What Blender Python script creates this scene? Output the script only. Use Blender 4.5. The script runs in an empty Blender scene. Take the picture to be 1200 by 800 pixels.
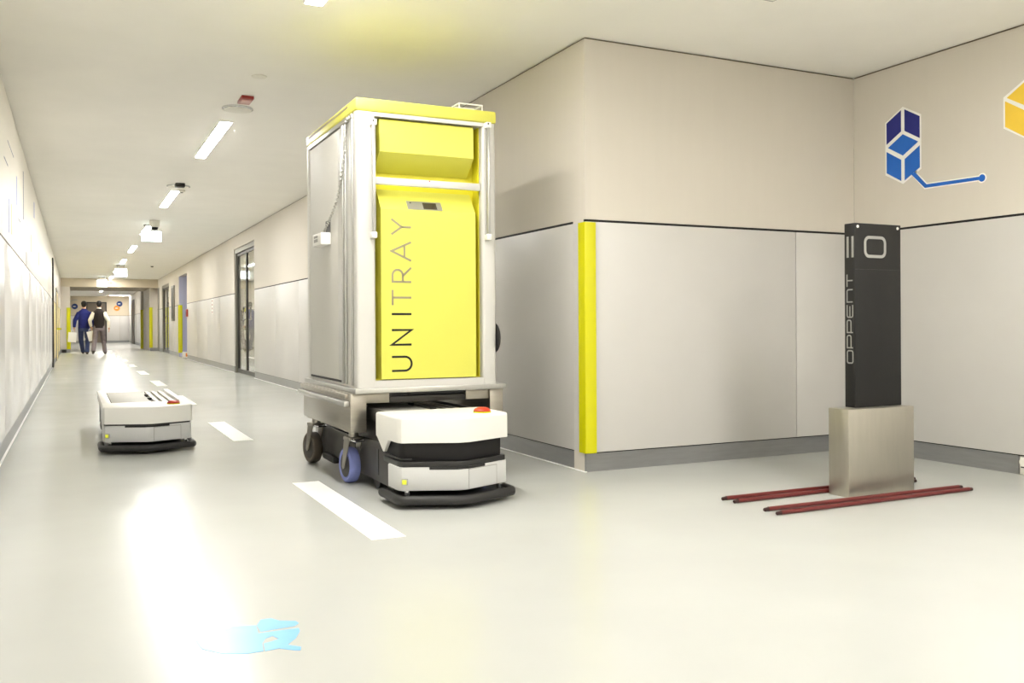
import bpy, bmesh, math, random
from mathutils import Vector, Matrix
random.seed(7)
C = bpy.context.scene.collection
PI = math.pi

# ------------------------------------------------------------------ camera
cam_d = bpy.data.cameras.new('camera'); cam = bpy.data.objects.new('camera', cam_d); C.objects.link(cam)
cam_d.sensor_width = 36.0; cam_d.lens = 1064.0/1200*36; cam_d.clip_end = 200
cam_d.shift_y = -(400-380.4)/1200
cam.location = (0, 0, 0.97)
cam.matrix_world = Matrix.Translation((0, 0, .97)) @ Matrix.Rotation(-math.radians(25.72), 4, 'Z') @ Matrix.Rotation(PI/2, 4, 'X') @ Matrix.Rotation(math.radians(-.306), 4, 'Z')
bpy.context.scene.camera = cam
# ------------------------------------------------------------------ world, exposure, lamp strength
W = bpy.data.worlds.new('world'); bpy.context.scene.world = W; W.use_nodes = True
W.node_tree.nodes['Background'].inputs[0].default_value = (1, .97, .9, 1)
W.node_tree.nodes['Background'].inputs[1].default_value = 0.05
V = bpy.context.scene.view_settings
V.view_transform = 'Standard'; V.look = 'None'; V.gamma = 1; V.use_curve_mapping = False
V.exposure = 1.3
LAMP = 52.0          # emission of the bar lamps
LAMP_COL = (1, .98, .94, 1)

# ------------------------------------------------------------------ materials
def s2l(c):
    return tuple((v/255/12.92 if v/255 <= .04045 else ((v/255+.055)/1.055)**2.4) for v in c) + (1,)
def mat(name, rgb, rough=.5, metal=0, spec=.5, var=.05, scale=8, stretch=(1, 1, 1), bump=0, rvar=.05, coat=0, emit=0, trans=0):
    m = bpy.data.materials.new(name); m.use_nodes = True
    nt = m.node_tree; b = nt.nodes['Principled BSDF']; L = nt.links.new
    col = s2l(rgb)
    tc = nt.nodes.new('ShaderNodeTexCoord'); mp = nt.nodes.new('ShaderNodeMapping'); mp.inputs['Scale'].default_value = stretch
    no = nt.nodes.new('ShaderNodeTexNoise'); no.inputs['Scale'].default_value = scale; no.inputs['Detail'].default_value = 4
    L(tc.outputs['Object'], mp.inputs['Vector']); L(mp.outputs['Vector'], no.inputs['Vector'])
    r = nt.nodes.new('ShaderNodeValToRGB')
    r.color_ramp.elements[0].position = .3; r.color_ramp.elements[1].position = .7
    r.color_ramp.elements[0].color = tuple(v*(1-var) for v in col[:3])+(1,)
    r.color_ramp.elements[1].color = tuple(min(1, v*(1+var)) for v in col[:3])+(1,)
    L(no.outputs['Fac'], r.inputs['Fac']); L(r.outputs['Color'], b.inputs['Base Color'])
    if rvar:
        mr = nt.nodes.new('ShaderNodeMapRange'); mr.inputs['To Min'].default_value = max(0, rough-rvar); mr.inputs['To Max'].default_value = rough+rvar
        L(no.outputs['Fac'], mr.inputs['Value']); L(mr.outputs['Result'], b.inputs['Roughness'])
    else: b.inputs['Roughness'].default_value = rough
    b.inputs['Metallic'].default_value = metal; b.inputs['Specular IOR Level'].default_value = spec
    b.inputs['Coat Weight'].default_value = coat; b.inputs['Coat Roughness'].default_value = .1
    if bump:
        bp = nt.nodes.new('ShaderNodeBump'); bp.inputs['Strength'].default_value = bump; bp.inputs['Distance'].default_value = .01
        L(no.outputs['Fac'], bp.inputs['Height']); L(bp.outputs['Normal'], b.inputs['Normal'])
    if emit:
        b.inputs['Emission Color'].default_value = col; b.inputs['Emission Strength'].default_value = emit
    if trans:
        b.inputs['Transmission Weight'].default_value = trans; b.inputs['IOR'].default_value = 1.45
    return m
def emitter(name, col, strength):
    m = bpy.data.materials.new(name); m.use_nodes = True; nt = m.node_tree
    b = nt.nodes['Principled BSDF']; b.inputs['Base Color'].default_value = (.8, .8, .8, 1)
    b.inputs['Emission Color'].default_value = col; b.inputs['Emission Strength'].default_value = strength
    return m

M = {}
M['floor'] = mat('floor_epoxy', (183, 184, 179), .235, 0, .32, .03, 1.3, rvar=.02)
M['ceiling'] = mat('ceiling_paint', (248, 245, 237), .85, 0, .2, .015, 2)
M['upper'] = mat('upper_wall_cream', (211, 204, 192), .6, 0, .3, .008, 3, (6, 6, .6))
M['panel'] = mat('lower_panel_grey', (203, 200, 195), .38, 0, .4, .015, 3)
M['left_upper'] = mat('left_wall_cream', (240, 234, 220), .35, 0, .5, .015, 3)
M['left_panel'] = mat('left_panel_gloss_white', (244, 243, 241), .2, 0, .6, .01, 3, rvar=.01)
M['yellow_panel'] = mat('pale_yellow_panel', (245, 226, 160), .3, 0, .5, .02, 3)
M['end_upper'] = mat('end_wall_beige', (200, 188, 165), .6, 0, .3, .02, 3)
M['joint'] = mat('joint_black', (30, 28, 27), .6, 0, .3)
M['gap'] = mat('shadow_gap_brown', (112, 100, 82), .7, 0, .2)
M['base'] = mat('baseboard_grey_metal', (150, 150, 150), .35, .6, .5, .06, 5, (1, 1, 8))
M['guard'] = mat('guard_yellow', (206, 202, 6), .25, 0, .5, .02, 3)
M['lemon'] = mat('lemon_yellow', (208, 205, 84), .42, 0, .5, .015, 3)
M['lemon_deep'] = mat('lemon_yellow_deep', (222, 212, 46), .5, 0, .5, .015, 3)
M['silver'] = mat('silver_paint', (198, 196, 190), .4, .15, .5, .02, 5)
M['alu'] = mat('brushed_aluminium', (184, 183, 178), .33, .8, .5, .04, 6, (1, 1, .1))
M['door_grey'] = mat('trolley_door_grey', (196, 194, 187), .6, 0, .5, .02, 4)
M['steel'] = mat('stainless_steel', (168, 163, 152), .32, .9, .5, .07, 5, (1, 1, 12), rvar=.08)
M['steel_box'] = mat('brushed_steel_box', (176, 171, 159), .4, .85, .5, .035, 5, (6, 6, 1), rvar=.04)
M['deck'] = mat('dull_deck_metal', (172, 170, 162), .55, .4, .4, .08, 5, (1, 1, 1))
M['white'] = mat('white_plastic', (226, 224, 217), .35, 0, .5, .01, 4)
M['grey_cover'] = mat('light_grey_plastic', (198, 198, 196), .4, 0, .5, .01, 4)
M['black'] = mat('black_plastic', (30, 29, 28), .35, 0, .5, .05, 6)
M['rubber'] = mat('black_rubber', (38, 37, 36), .5, 0, .4, .08, 9)
M['chassis'] = mat('dark_chassis', (58, 55, 51), .4, .3, .5, .06, 5)
M['bellow'] = mat('black_bellows', (24, 22, 22), .6, 0, .3, .06, 5)
M['totem'] = mat('charcoal_powder_coat', (31, 30, 29), .55, 0, .3, .05, 40)
M['grey_print'] = mat('grey_print', (150, 148, 143), .5, 0, .3)
M['black_print'] = mat('black_print', (28, 28, 24), .5, 0, .3)
M['taupe_print'] = mat('taupe_print', (150, 142, 112), .5, 0, .3)
M['red'] = mat('red_plastic', (176, 46, 22), .35, 0, .5, .03)
M['alarm_red'] = mat('alarm_red', (150, 40, 34), .3, 0, .5, .03)
M['alarm_lens'] = mat('alarm_lens_pink', (222, 176, 166), .2, 0, .5, .03)
M['signal'] = emitter('indicator_light', (.75, .8, .04, 1), .28)
M['signal'].node_tree.nodes['Principled BSDF'].inputs['Base Color'].default_value = (.4, .42, .02, 1)
M['blue_wheel'] = mat('blue_rubber_wheel', (126, 136, 196), .55, 0, .4, .12, 18)
M['brown_wheel'] = mat('worn_brown_wheel', (88, 80, 70), .55, 0, .4, .12, 18)
M['rod'] = mat('oxblood_rail', (104, 38, 36), .35, .2, .5, .08, 10)
M['rod_end'] = mat('dark_rail_end', (52, 26, 24), .4, .2, .5)
M['dash'] = mat('white_floor_paint', (250, 250, 246), .3, 0, .5, .02, 4)
M['navy'] = mat('navy_print', (44, 48, 128), .5, 0, .3, .03, 12)
M['blue'] = mat('blue_print', (38, 104, 196), .5, 0, .3, .03, 12)
M['amber'] = mat('amber_print', (240, 200, 70), .5, 0, .3, .03, 12)
M['white_print'] = mat('white_print', (242, 240, 234), .5, 0, .3, .01)
M['sky'] = mat('light_blue_print', (122, 184, 234), .3, 0, .5, .02)
M['grey_line'] = mat('slate_print', (130, 130, 150), .5, 0, .3)
M['lilac'] = mat('lilac_print', (168, 176, 222), .5, 0, .3)
M['sand'] = mat('sand_print', (236, 216, 158), .5, 0, .3)
M['frame'] = mat('door_frame_grey', (128, 124, 114), .35, .6, .5, .04)
M['frame_dark'] = mat('dark_frame', (60, 58, 54), .4, .4, .5, .04)
M['glass'] = mat('door_glass', (235, 240, 236), .02, 0, .5, .0, 3, rvar=0, trans=1)
M['lilac_wall'] = mat('lilac_reveal', (190, 192, 216), .5, 0, .4, .02, 3)
M['dark_door'] = mat('brown_grey_door', (104, 94, 82), .5, 0, .4, .03, 3)
M['orange'] = mat('orange_disc', (226, 138, 54), .5, 0, .3, .02)
M['disc_blue'] = mat('navy_disc', (40, 62, 110), .5, 0, .3, .02)
M['chrome'] = mat('chrome', (210, 210, 210), .12, 1, .5, .01)
M['dark_glass'] = mat('dark_screen', (62, 56, 40), .15, 0, .5, .03)
M['clear'] = mat('frosted_acrylic', (225, 225, 215), .2, 0, .5, 0, 3, rvar=0, trans=.7)
M['cream_plastic'] = mat('cream_plastic', (236, 232, 220), .45, 0, .4, .01)
M['lamp'] = emitter('lamp_diffuser', LAMP_COL, LAMP)
M['room_fill'] = emitter('room_fill_glow', LAMP_COL, 45)  # glow for the added fill lamps behind the glass doors
M['sign'] = emitter('sign_face', (.86, .97, 1, 1), 3.2)
M['sign_figure'] = emitter('sign_figure', (.55, .95, .8, 1), 2.0)
M['skin'] = mat('skin', (206, 160, 130), .5, 0, .4, .03)
M['hair'] = mat('black_hair', (22, 20, 20), .5, 0, .4, .2, 40, bump=.4)
M['jacket'] = mat('navy_jacket', (38, 44, 108), .8, 0, .2, .12, 14, bump=.15)
M['jeans'] = mat('blue_jeans', (62, 72, 108), .85, 0, .2, .15, 20, bump=.1)
M['vest'] = mat('black_vest', (44, 38, 36), .8, 0, .2, .12, 14, bump=.15)
M['shirt'] = mat('white_shirt', (238, 232, 220), .8, 0, .2, .03, 14, bump=.1)
M['trousers'] = mat('grey_trousers', (122, 112, 114), .85, 0, .2, .1, 14, bump=.1)
M['shoe'] = mat('dark_shoe', (70, 62, 52), .5, 0, .4, .1)
M['paper'] = mat('white_paper', (246, 246, 242), .6, 0, .3, .01)

# ------------------------------------------------------------------ helpers
OFF = {}
class MB:
    def __init__(s): s.bm = bmesh.new()
    def _merge(s, t):
        me = bpy.data.meshes.new('tmp'); t.to_mesh(me); t.free(); s.bm.from_mesh(me); bpy.data.meshes.remove(me); return s
    def box(s, x0, x1, y0, y1, z0, z1, bev=0, seg=2, which=None):
        t = bmesh.new(); bmesh.ops.create_cube(t, size=1)
        for v in t.verts:
            v.co = Vector(((x0+x1)/2+v.co.x*(x1-x0), (y0+y1)/2+v.co.y*(y1-y0), (z0+z1)/2+v.co.z*(z1-z0)))
        if bev:
            es = t.edges[:]
            if which == 'z': es = [e for e in es if abs(e.verts[0].co.z-e.verts[1].co.z) > 1e-6]
            bmesh.ops.bevel(t, geom=es, offset=bev, segments=seg, affect='EDGES', profile=.5)
        return s._merge(t)
    def prism(s, poly, axis, a, b, bev=0, seg=2, bev_all=True):
        # poly of 2D points; axis 'x' -> (y,z), 'y' -> (x,z), 'z' -> (x,y)
        t = bmesh.new()
        def P(p, w): return {'x': (w, p[0], p[1]), 'y': (p[0], w, p[1]), 'z': (p[0], p[1], w)}[axis]
        va = [t.verts.new(P(p, a)) for p in poly]; vb = [t.verts.new(P(p, b)) for p in poly]
        n = len(poly)
        f1 = t.faces.new(va); f2 = t.faces.new(vb[::-1])
        for i in range(n): t.faces.new((va[(i+1) % n], va[i], vb[i], vb[(i+1) % n]))
        bmesh.ops.recalc_face_normals(t, faces=t.faces[:])
        if bev:
            es = list(set(f1.edges[:]+f2.edges[:])) if bev_all is not None else []
            if bev_all == 'top': es = list(f2.edges)
            bmesh.ops.bevel(t, geom=es, offset=bev, segments=seg, affect='EDGES', profile=.5)
        return s._merge(t)
    def cyl(s, p0, p1, r0, r1=None, seg=20):
        r1 = r0 if r1 is None else r1
        p0 = Vector(p0); p1 = Vector(p1); d = p1-p0
        t = bmesh.new(); bmesh.ops.create_cone(t, cap_ends=True, segments=seg, radius1=r0, radius2=r1, depth=d.length)
        mx = Matrix.Translation((p0+p1)/2) @ d.to_track_quat('Z', 'Y').to_matrix().to_4x4()
        bmesh.ops.transform(t, matrix=mx, verts=t.verts); return s._merge(t)
    def ball(s, c, r, sc=(1, 1, 1), seg=16):
        t = bmesh.new(); bmesh.ops.create_uvsphere(t, u_segments=seg, v_segments=seg//2, radius=r)
        for v in t.verts: v.co = Vector((c[0]+v.co.x*sc[0], c[1]+v.co.y*sc[1], c[2]+v.co.z*sc[2]))
        return s._merge(t)
    def tube(s, pts, r, seg=10, closed=False):
        t = bmesh.new(); pts = [Vector(p) for p in pts]; n = len(pts); rings = []
        up = Vector((0, 0, 1))
        for i, p in enumerate(pts):
            a = pts[i-1] if (i or closed) else p; b = pts[(i+1) % n] if (i < n-1 or closed) else p
            d = (b-a).normalized()
            u = d.cross(up)
            u = u.normalized() if u.length > 1e-3 else Vector((1, 0, 0))
            w = u.cross(d).normalized()
            rr = r if isinstance(r, (int, float)) else r[i]
            rings.append([t.verts.new(p+u*rr*math.cos(2*PI*k/seg)+w*rr*math.sin(2*PI*k/seg)) for k in range(seg)])
        for i in range(n if closed else n-1):
            A = rings[i]; B = rings[(i+1) % n]
            for k in range(seg): t.faces.new((A[k], A[(k+1) % seg], B[(k+1) % seg], B[k]))
        if not closed:
            t.faces.new(rings[0][::-1]); t.faces.new(rings[-1])
        bmesh.ops.recalc_face_normals(t, faces=t.faces[:])
        return s._merge(t)
    def lathe(s, prof, c, seg=28, axis='z'):
        t = bmesh.new(); rings = []
        for (r, h) in prof:
            ring = []
            for k in range(seg):
                a = 2*PI*k/seg; q = (r*math.cos(a), r*math.sin(a), h)
                if axis == 'x': q = (h, q[0], q[1])
                elif axis == 'y': q = (q[0], h, q[1])
                ring.append(t.verts.new((c[0]+q[0], c[1]+q[1], c[2]+q[2])))
            rings.append(ring)
        for A, B in zip(rings, rings[1:]):
            for k in range(seg): t.faces.new((A[k], A[(k+1) % seg], B[(k+1) % seg], B[k]))
        t.faces.new(rings[0][::-1]); t.faces.new(rings[-1])
        bmesh.ops.remove_doubles(t, verts=t.verts, dist=1e-5)
        bmesh.ops.recalc_face_normals(t, faces=t.faces[:])
        return s._merge(t)
    def build(s, name, m, parent=None, smooth=True, mx=None):
        if mx is not None: bmesh.ops.transform(s.bm, matrix=mx, verts=s.bm.verts)
        me = bpy.data.meshes.new(name)
        o = bpy.data.objects.new(name, me); C.objects.link(o)
        off = Vector((0, 0, 0))
        if parent is not None:
            o.parent = parent; off = OFF.get(parent, Vector((0, 0, 0)))
        else:
            # origin at the base centre
            xs = [v.co for v in s.bm.verts]
            off = Vector(((min(v.x for v in xs)+max(v.x for v in xs))/2, (min(v.y for v in xs)+max(v.y for v in xs))/2, min(v.z for v in xs)))
            o.location = off
        OFF[o] = off
        bmesh.ops.translate(s.bm, vec=-off, verts=s.bm.verts)
        s.bm.to_mesh(me); s.bm.free()
        if smooth:
            me.polygons.foreach_set('use_smooth', [True]*len(me.polygons)); me.set_sharp_from_angle(angle=math.radians(32))
        me.materials.append(m if not isinstance(m, str) else M[m])
        return o
def tag(o, label, cat, group=None):
    o['label'] = label; o['category'] = cat
    if group: o['group'] = group
    return o
def thing(name, loc, label, cat, group=None):
    o = bpy.data.objects.new(name, None); C.objects.link(o); o.location = loc; OFF[o] = Vector(loc); o.empty_display_size = .1
    return tag(o, label, cat, group)
def struct(o): o['kind'] = 'structure'; return o
def copy_tree(o, parent=None):
    c = o.copy(); C.objects.link(c)
    if parent is not None: c.parent = parent
    for ch in list(o.children): copy_tree(ch, c)
    return c
def box(name, m, parent, *a, **k): return MB().box(*a, **k).build(name, m, parent)

# ------------------------------------------------------------------ the setting
XL, XR, YC, X3, H, ZL, ZB = -.485, 3.02, 5.155, 5.414, 2.856, 1.653, .118
YB, YE = -6.0, 61.0
struct(box('floor', 'floor', None, XL-.3, X3+2.2, YB-.3, YE+.3, -.1, 0))
struct(box('ceiling', 'ceiling', None, XL-.3, X3+2.2, YB-.3, YE+.3, H, H+.12))

def wall(name, pt, segs, joints, m_up, m_low, base=True, t=.16, openings=(), low_parts=None, bname=None, tname=None):
    """pt(s, n, z): n = depth into the wall. segs: runs of wall between openings; joints: panel joints along s."""
    def B(mb, s0, s1, n0, n1, z0, z1, bev=0):
        a = pt(s0, n0, z0); b = pt(s1, n1, z1)
        mb.box(min(a[0], b[0]), max(a[0], b[0]), min(a[1], b[1]), max(a[1], b[1]), min(a[2], b[2]), max(a[2], b[2]), bev)
        return mb
    up = MB()
    for a, b in segs:
        B(up, a, b, 0, t, ZL+.008, H-.012); B(up, a, b, .022, t, 0, ZL+.008)
    for a, b, z in openings: B(up, a, b, 0, t, z, H-.012)
    w = struct(up.build(name, m_up))
    for a, b in segs:
        gp = .0012 if name == 'wall_left' else .003
        js = [a]+[j for j in joints if a+.05 < j < b-.05]+[b]
        for j0, j1 in zip(js, js[1:]):
            ml = m_low
            if low_parts and low_parts[0] <= (j0+j1)/2 <= low_parts[1]: ml = low_parts[2]
            B(MB(), j0+(gp if j0 != a else 0), j1-(gp if j1 != b else 0), 0, .021, ZB+.008, ZL-.008, .0012).build('panel', ml, w)
    if bname:
        bb = MB()
        for a, b in segs: B(bb, a, b, .006, .0218, 0, ZB)
        struct(bb.build(bname, 'base'))
    if tname:
        tt = MB()
        for a, b in segs:
            B(tt, a, b, .006, .0215, ZL-.0078, ZL+.0078); B(tt, a, b, .012, .0215, ZB+.0004, ZB+.0076)
        struct(tt.build(tname, 'joint'))
    return w
RIGHT = lambda s, n, z: (XR+n, s, z)
LEFT = lambda s, n, z: (XL-n, s, z)
FRONT = lambda s, n, z: (s, YC+n, z)
SIDE = lambda s, n, z: (X3+n, s, z)
END = lambda s, n, z: (s, YE+n, z)
BACK = lambda s, n, z: (s, YB-n, z)
wall('wall_right', RIGHT, [(YC+.1601, 17.34), (19.70, 28.6), (30.9, 34.3), (37.2, YE-.001)],
     [7.2, 9.4, 11.5, 13.63, 15.37, 21.8, 24.0, 26.2, 32.6, 46, 50, 54, 58], M['upper'], M['panel'],
     openings=[(17.34, 19.70, 2.58), (28.6, 30.9, 2.57), (34.3, 37.2, 2.52)], bname='baseboard_right', tname='trim_1')
wall('wall_front', FRONT, [(XR, X3-.0005)], [4.824], M['upper'], M['panel'], bname='baseboard_front', tname='trim_2')
# the small return of the corner on the corridor side
w = MB().box(XR-.0004, XR+.02, YC+.0216, YC+.16, ZB+.008, ZL-.008).build('wall_corner', M['panel']); struct(w)
struct(MB().box(XR+.0055, XR+.02, YC+.0219, YC+.16, 0, ZB).build('baseboard_corner', M['base']))
struct(MB().box(XR+.005, XR+.02, YC+.0217, YC+.16, ZL-.0078, ZL+.0078).box(XR+.012, XR+.02, YC+.0217, YC+.16, ZB+.0004, ZB+.0076).build('trim_3', M['joint']))
wall('wall_side', SIDE, [(YB, YC-.0005)], [-4, -1.5, 1.0], M['upper'], M['panel'], bname=None, tname='trim_4')
bb = MB().box(X3+.006, X3+.0218, 3.82, YC, 0, ZB).box(X3+.006, X3+.0218, YB, 3.6, 0, ZB); struct(bb.build('baseboard_side', 'base'))
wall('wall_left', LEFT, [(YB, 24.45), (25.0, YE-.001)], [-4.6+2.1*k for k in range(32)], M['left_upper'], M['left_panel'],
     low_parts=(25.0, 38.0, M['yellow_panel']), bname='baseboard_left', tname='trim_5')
wall('wall_end', END, [(XL, .63), (1.78, XR)], [2.5], M['end_upper'], M['panel'], openings=[(.63, 1.78, 2.5)], bname='baseboard_end', tname='trim_6')
struct(box('wall_back', 'upper', None, XL-.2, X3+.2, YB-.16, YB-.002, 0, H-.012))
# shadow gaps where walls meet the ceiling
struct(MB().box(XR+.01, XR+.16, YC+.16, YE, H-.0118, H-.0003).box(XR+.01, X3, YC+.01, YC+.16, H-.0118, H-.0003)
       .box(X3+.01, X3+.16, YB, YC, H-.0118, H-.0003).box(XL-.16, XL-.01, YB, YE, H-.0118, H-.0003).build('trim_7', 'gap'))
# silicone line between baseboard and floor on the corridor wall
struct(MB().box(XR-.012, XR+.005, YC+.0, 17.34, 0, .004).box(XR-.012, XR+.005, 19.7, 28.6, 0, .004).box(XL-.004, XL+.012, YB, 24.45, 0, .004).build('trim_8', 'dash'))

# dark door frame on the left wall (edge of a fire door)
o = struct(MB().box(XL-.16, XL+.03, 24.46, 24.56, 0, 2.64).box(XL-.16, XL+.03, 24.88, 24.99, 0, 2.64).box(XL-.16, XL+.03, 24.56, 24.88, 2.55, 2.64).build('door_4', 'frame_dark'))
MB().box(XL-.14, XL-.05, 24.56, 24.88, 0, 2.55).build('door_leaf', 'frame', o)
struct(box('wall_left_header', 'left_upper', None, XL-.16, XL, 24.45, 25.0, 2.645, H-.012))
# pale double door on the left
o = struct(MB().box(XL+.0005, XL+.02, 29.2, 29.28, 0, 2.1).box(XL+.0005, XL+.02, 32.2, 32.28, 0, 2.1).box(XL+.0005, XL+.02, 29.28, 32.2, 2.03, 2.1).build('door_3', 'frame'))
for y in (29.29, 30.75):
    d = MB().box(XL+.001, XL+.014, y, y+1.44, .01, 2.02).build('door_leaf', 'yellow_panel', o)
    MB().tube([(XL+.014, y+.2, .92), (XL+.1, y+.2, .92), (XL+.1, y+1.2, .92), (XL+.014, y+1.2, .92)], .025).build('push_bar', 'guard', d)

# portal (pilasters and beam) across the corridor
struct(MB().box(XL+.0005, -.16, 38.9, 42.5, .0, 2.53).box(2.74, XR-.0005, 39.4, 43.2, 0, 2.53).box(2.65, XR-.0005, 43.3, 43.8, 0, H-.0005).build('wall_portal', 'upper'))
struct(MB().box(XL+.0005, XR-.0005, 38.9, 43.2, 2.531, H-.0005).build('trim_9', 'end_upper'))
struct(MB().box(XL+.0005, -.15, 38.88, 38.8995, 0, ZB).box(2.73, XR-.0005, 39.38, 39.3995, 0, ZB).build('baseboard_portal', 'base'))

# glass double door and the room behind it
def glass_door(name, y0, y1, z1, n):
    f = struct(MB().box(XR+.02, XR+.14, y0, y0+.09, 0, z1).box(XR+.02, XR+.14, y1-.09, y1, 0, z1).box(XR+.02, XR+.14, y0+.09, y1-.09, z1-.09, z1).build(name, 'frame'))
    ym = (y0+y1)/2; 
    for a, b, hs in ((y0+.1, ym-.005, 1), (ym+.005, y1-.1, -1)):
        leaf = MB().box(XR+.05, XR+.095, a, a+.045, .01, z1-.1).box(XR+.05, XR+.095, b-.045, b, .01, z1-.1).box(XR+.05, XR+.095, a+.045, b-.045, z1-.15, z1-.1).box(XR+.05, XR+.095, a+.045, b-.045, .01, .09).build('door_leaf', 'frame_dark', f)
        MB().box(XR+.068, XR+.078, a+.045, b-.045, .09, z1-.15).build('glass_pane', 'glass', leaf)
        yh = b-.023 if hs == 1 else a+.023
        MB().tube([(XR+.05, yh, 1.1), (XR-.0, yh, 1.1), (XR-.0, yh, 1.35), (XR+.05, yh, 1.35)], .014).build('door_handle', 'chrome', leaf)
    return f
glass_door('door_1', 17.345, 19.695, 2.575, 2)
glass_door('door_2', 34.305, 37.195, 2.515, 2)
def room(name, y0, y1, m):
    x0, x1 = XR+.161, XR+2.4
    struct(MB().box(x1, x1+.1, y0, y1, 0, H-.001).box(x0, x1, y0-.1, y0, 0, H-.001).box(x0, x1, y1, y1+.1, 0, H-.001).build(name, m))
room('wall_room_1', 14.8, 22.2, 'upper'); room('wall_room_2', 33.6, 38.0, 'upper')
# recess with lilac reveals
struct(MB().box(XR+1.2, XR+1.3, 28.5, 31.0, 0, H-.001).box(XR+.161, XR+1.2, 30.9, 31.0, 0, H-.001).box(XR+.161, XR+1.2, 28.5, 28.6, 0, H-.001).build('wall_recess', 'lilac_wall'))
struct(MB().box(XR+.001, XR+.16, 30.88, 30.899, 0, 2.57).build('trim_10', 'lilac_wall'))
# dark door in the end wall, narrow dark frame on the right
o = struct(MB().box(.635, .70, YE+.02, YE+.12, 0, 2.495).box(1.71, 1.775, YE+.02, YE+.12, 0, 2.495).box(.70, 1.71, YE+.02, YE+.12, 2.43, 2.495).build('door_5', 'frame_dark'))
for a, b in ((.705, 1.2), (1.205, 1.705)): MB().box(a, b, YE+.05, YE+.1, .005, 2.425).build('door_leaf', 'dark_door', o)
struct(box('door_6', 'frame', None, XR-.012, XR-.0005, 38.4, 39.05, .001, 2.5))
o = struct(MB().box(XR-.03, XR-.0005, 55.0, 55.2, 0, 2.5).box(XR-.03, XR-.0005, 57.0, 57.2, 0, 2.5).box(XR-.03, XR-.0005, 55.2, 57.0, 2.4, 2.5).build('door_7', 'frame_dark'))
MB().box(XR-.02, XR-.001, 55.21, 56.99, .005, 2.39).build('door_leaf', 'dark_door', o)

# ------------------------------------------------------------------ yellow corner guards
def guard(x, y, sx, sy, z0, z1, leg, label, t=.012):
    """outer corner at (x, y); legs run along +sx in x and +sy in y"""
    o = .002
    pts = [(x+sx*leg, y-sy*(o)), (x+sx*leg, y-sy*(t+o)), (x-sx*(o), y-sy*(t+o)), (x-sx*(t*.7+o), y-sy*(t*.7+o)), (x-sx*(t+o), y-sy*o), (x-sx*(t+o), y+sy*leg), (x-sx*o, y+sy*leg), (x-sx*o, y-sy*o)]
    g = MB().prism(pts, 'z', z0, z1).build('corner_guard', 'guard'); return tag(g, label, 'corner guard', 'yellow corner guards')
guard(XR, YC, 1, 1, ZB+.006, ZL-.012, .072, 'tall yellow corner guard on the nearest wall corner beside the trolley')
guard(XR, 30.88, 1, 1, .13, 1.66, .10, 'yellow corner guard at the lilac wall recess beyond the glass door', .02)
guard(2.74, 39.4, 1, 1, .12, 1.75, .10, 'yellow corner guard on the near edge of the right pilaster', .02)
guard(2.65, 43.3, 1, 1, .0, 1.72, .15, 'yellow corner guard on the second pilaster, left of another guard', .02)
guard(-.16, 38.9, -1, 1, .12, 1.72, .12, 'yellow corner guard on the left pilaster beside the man in navy', .02)

# ------------------------------------------------------------------ ceiling lamps and fittings
def lamp(y0, y1, label, x=1.265):
    t = thing('ceiling_lamp', (x, (y0+y1)/2, H), label, 'lamp', 'bar lamps in a row on the ceiling')
    f = MB()
    w = .058
    f.box(x-w, x-w+.006, y0, y1, H-.012, H-.0002).box(x+w-.006, x+w, y0, y1, H-.012, H-.0002).box(x-w+.006, x+w-.006, y0, y0+.006, H-.012, H-.0002).box(x-w+.006, x+w-.006, y1-.006, y1, H-.012, H-.0002)
    f.build('lamp_frame', 'white', t)
    MB().box(x-w+.007, x+w-.007, y0+.007, y1-.007, H-.015, H-.0004, .004).build('diffuser', 'lamp', t)
    return t
lamps = [(-5.9, -4.0, 'bright bar lamp on the corridor ceiling furthest behind the viewpoint'),
         (-1.4, .5, 'bright bar lamp on the corridor ceiling just above the viewpoint'),
         (3.38, 5.28, 'glaring bar lamp cut by the top edge of the picture, nearest the trolley'),
         (8.65, 10.6, 'longest visible bar lamp on the ceiling, just past the red alarm'),
         (13.36, 15.23, 'second full bar lamp from the front, past a round loudspeaker'),
         (18.0, 19.9, 'bar lamp mostly hidden behind the nearest hanging exit sign'),
         (22.8, 24.7, 'bar lamp between the nearest and the second hanging exit sign'),
         (27.5, 29.4, 'short looking bar lamp directly above the second exit sign'),
         (32.2, 34.1, 'bar lamp behind the second hanging exit sign'),
         (36.8, 38.6, 'bar lamp right before the far ceiling beam'),
         (46.5, 48.4, 'bar lamp just beyond the far ceiling beam'),
         (51.2, 53.1, 'bar lamp deep in the corridor beyond the beam, above the two men')]
for a in lamps: lamp(*a)
# unseen junction lamps outside the frame, added to brighten the wider area on the right
for (x, y0, y1, lb) in [(3.62, 1.0, 2.9, 'added unseen bar lamp over the wide junction area just outside the top right of the view'), (3.62, -2.0, -.1, 'added unseen bar lamp over the wide junction area behind the right side of the view'), (3.62, -5.4, -3.5, 'added unseen bar lamp over the junction area far behind the viewpoint')]:
    lamp(y0, y1, lb, x)
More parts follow.
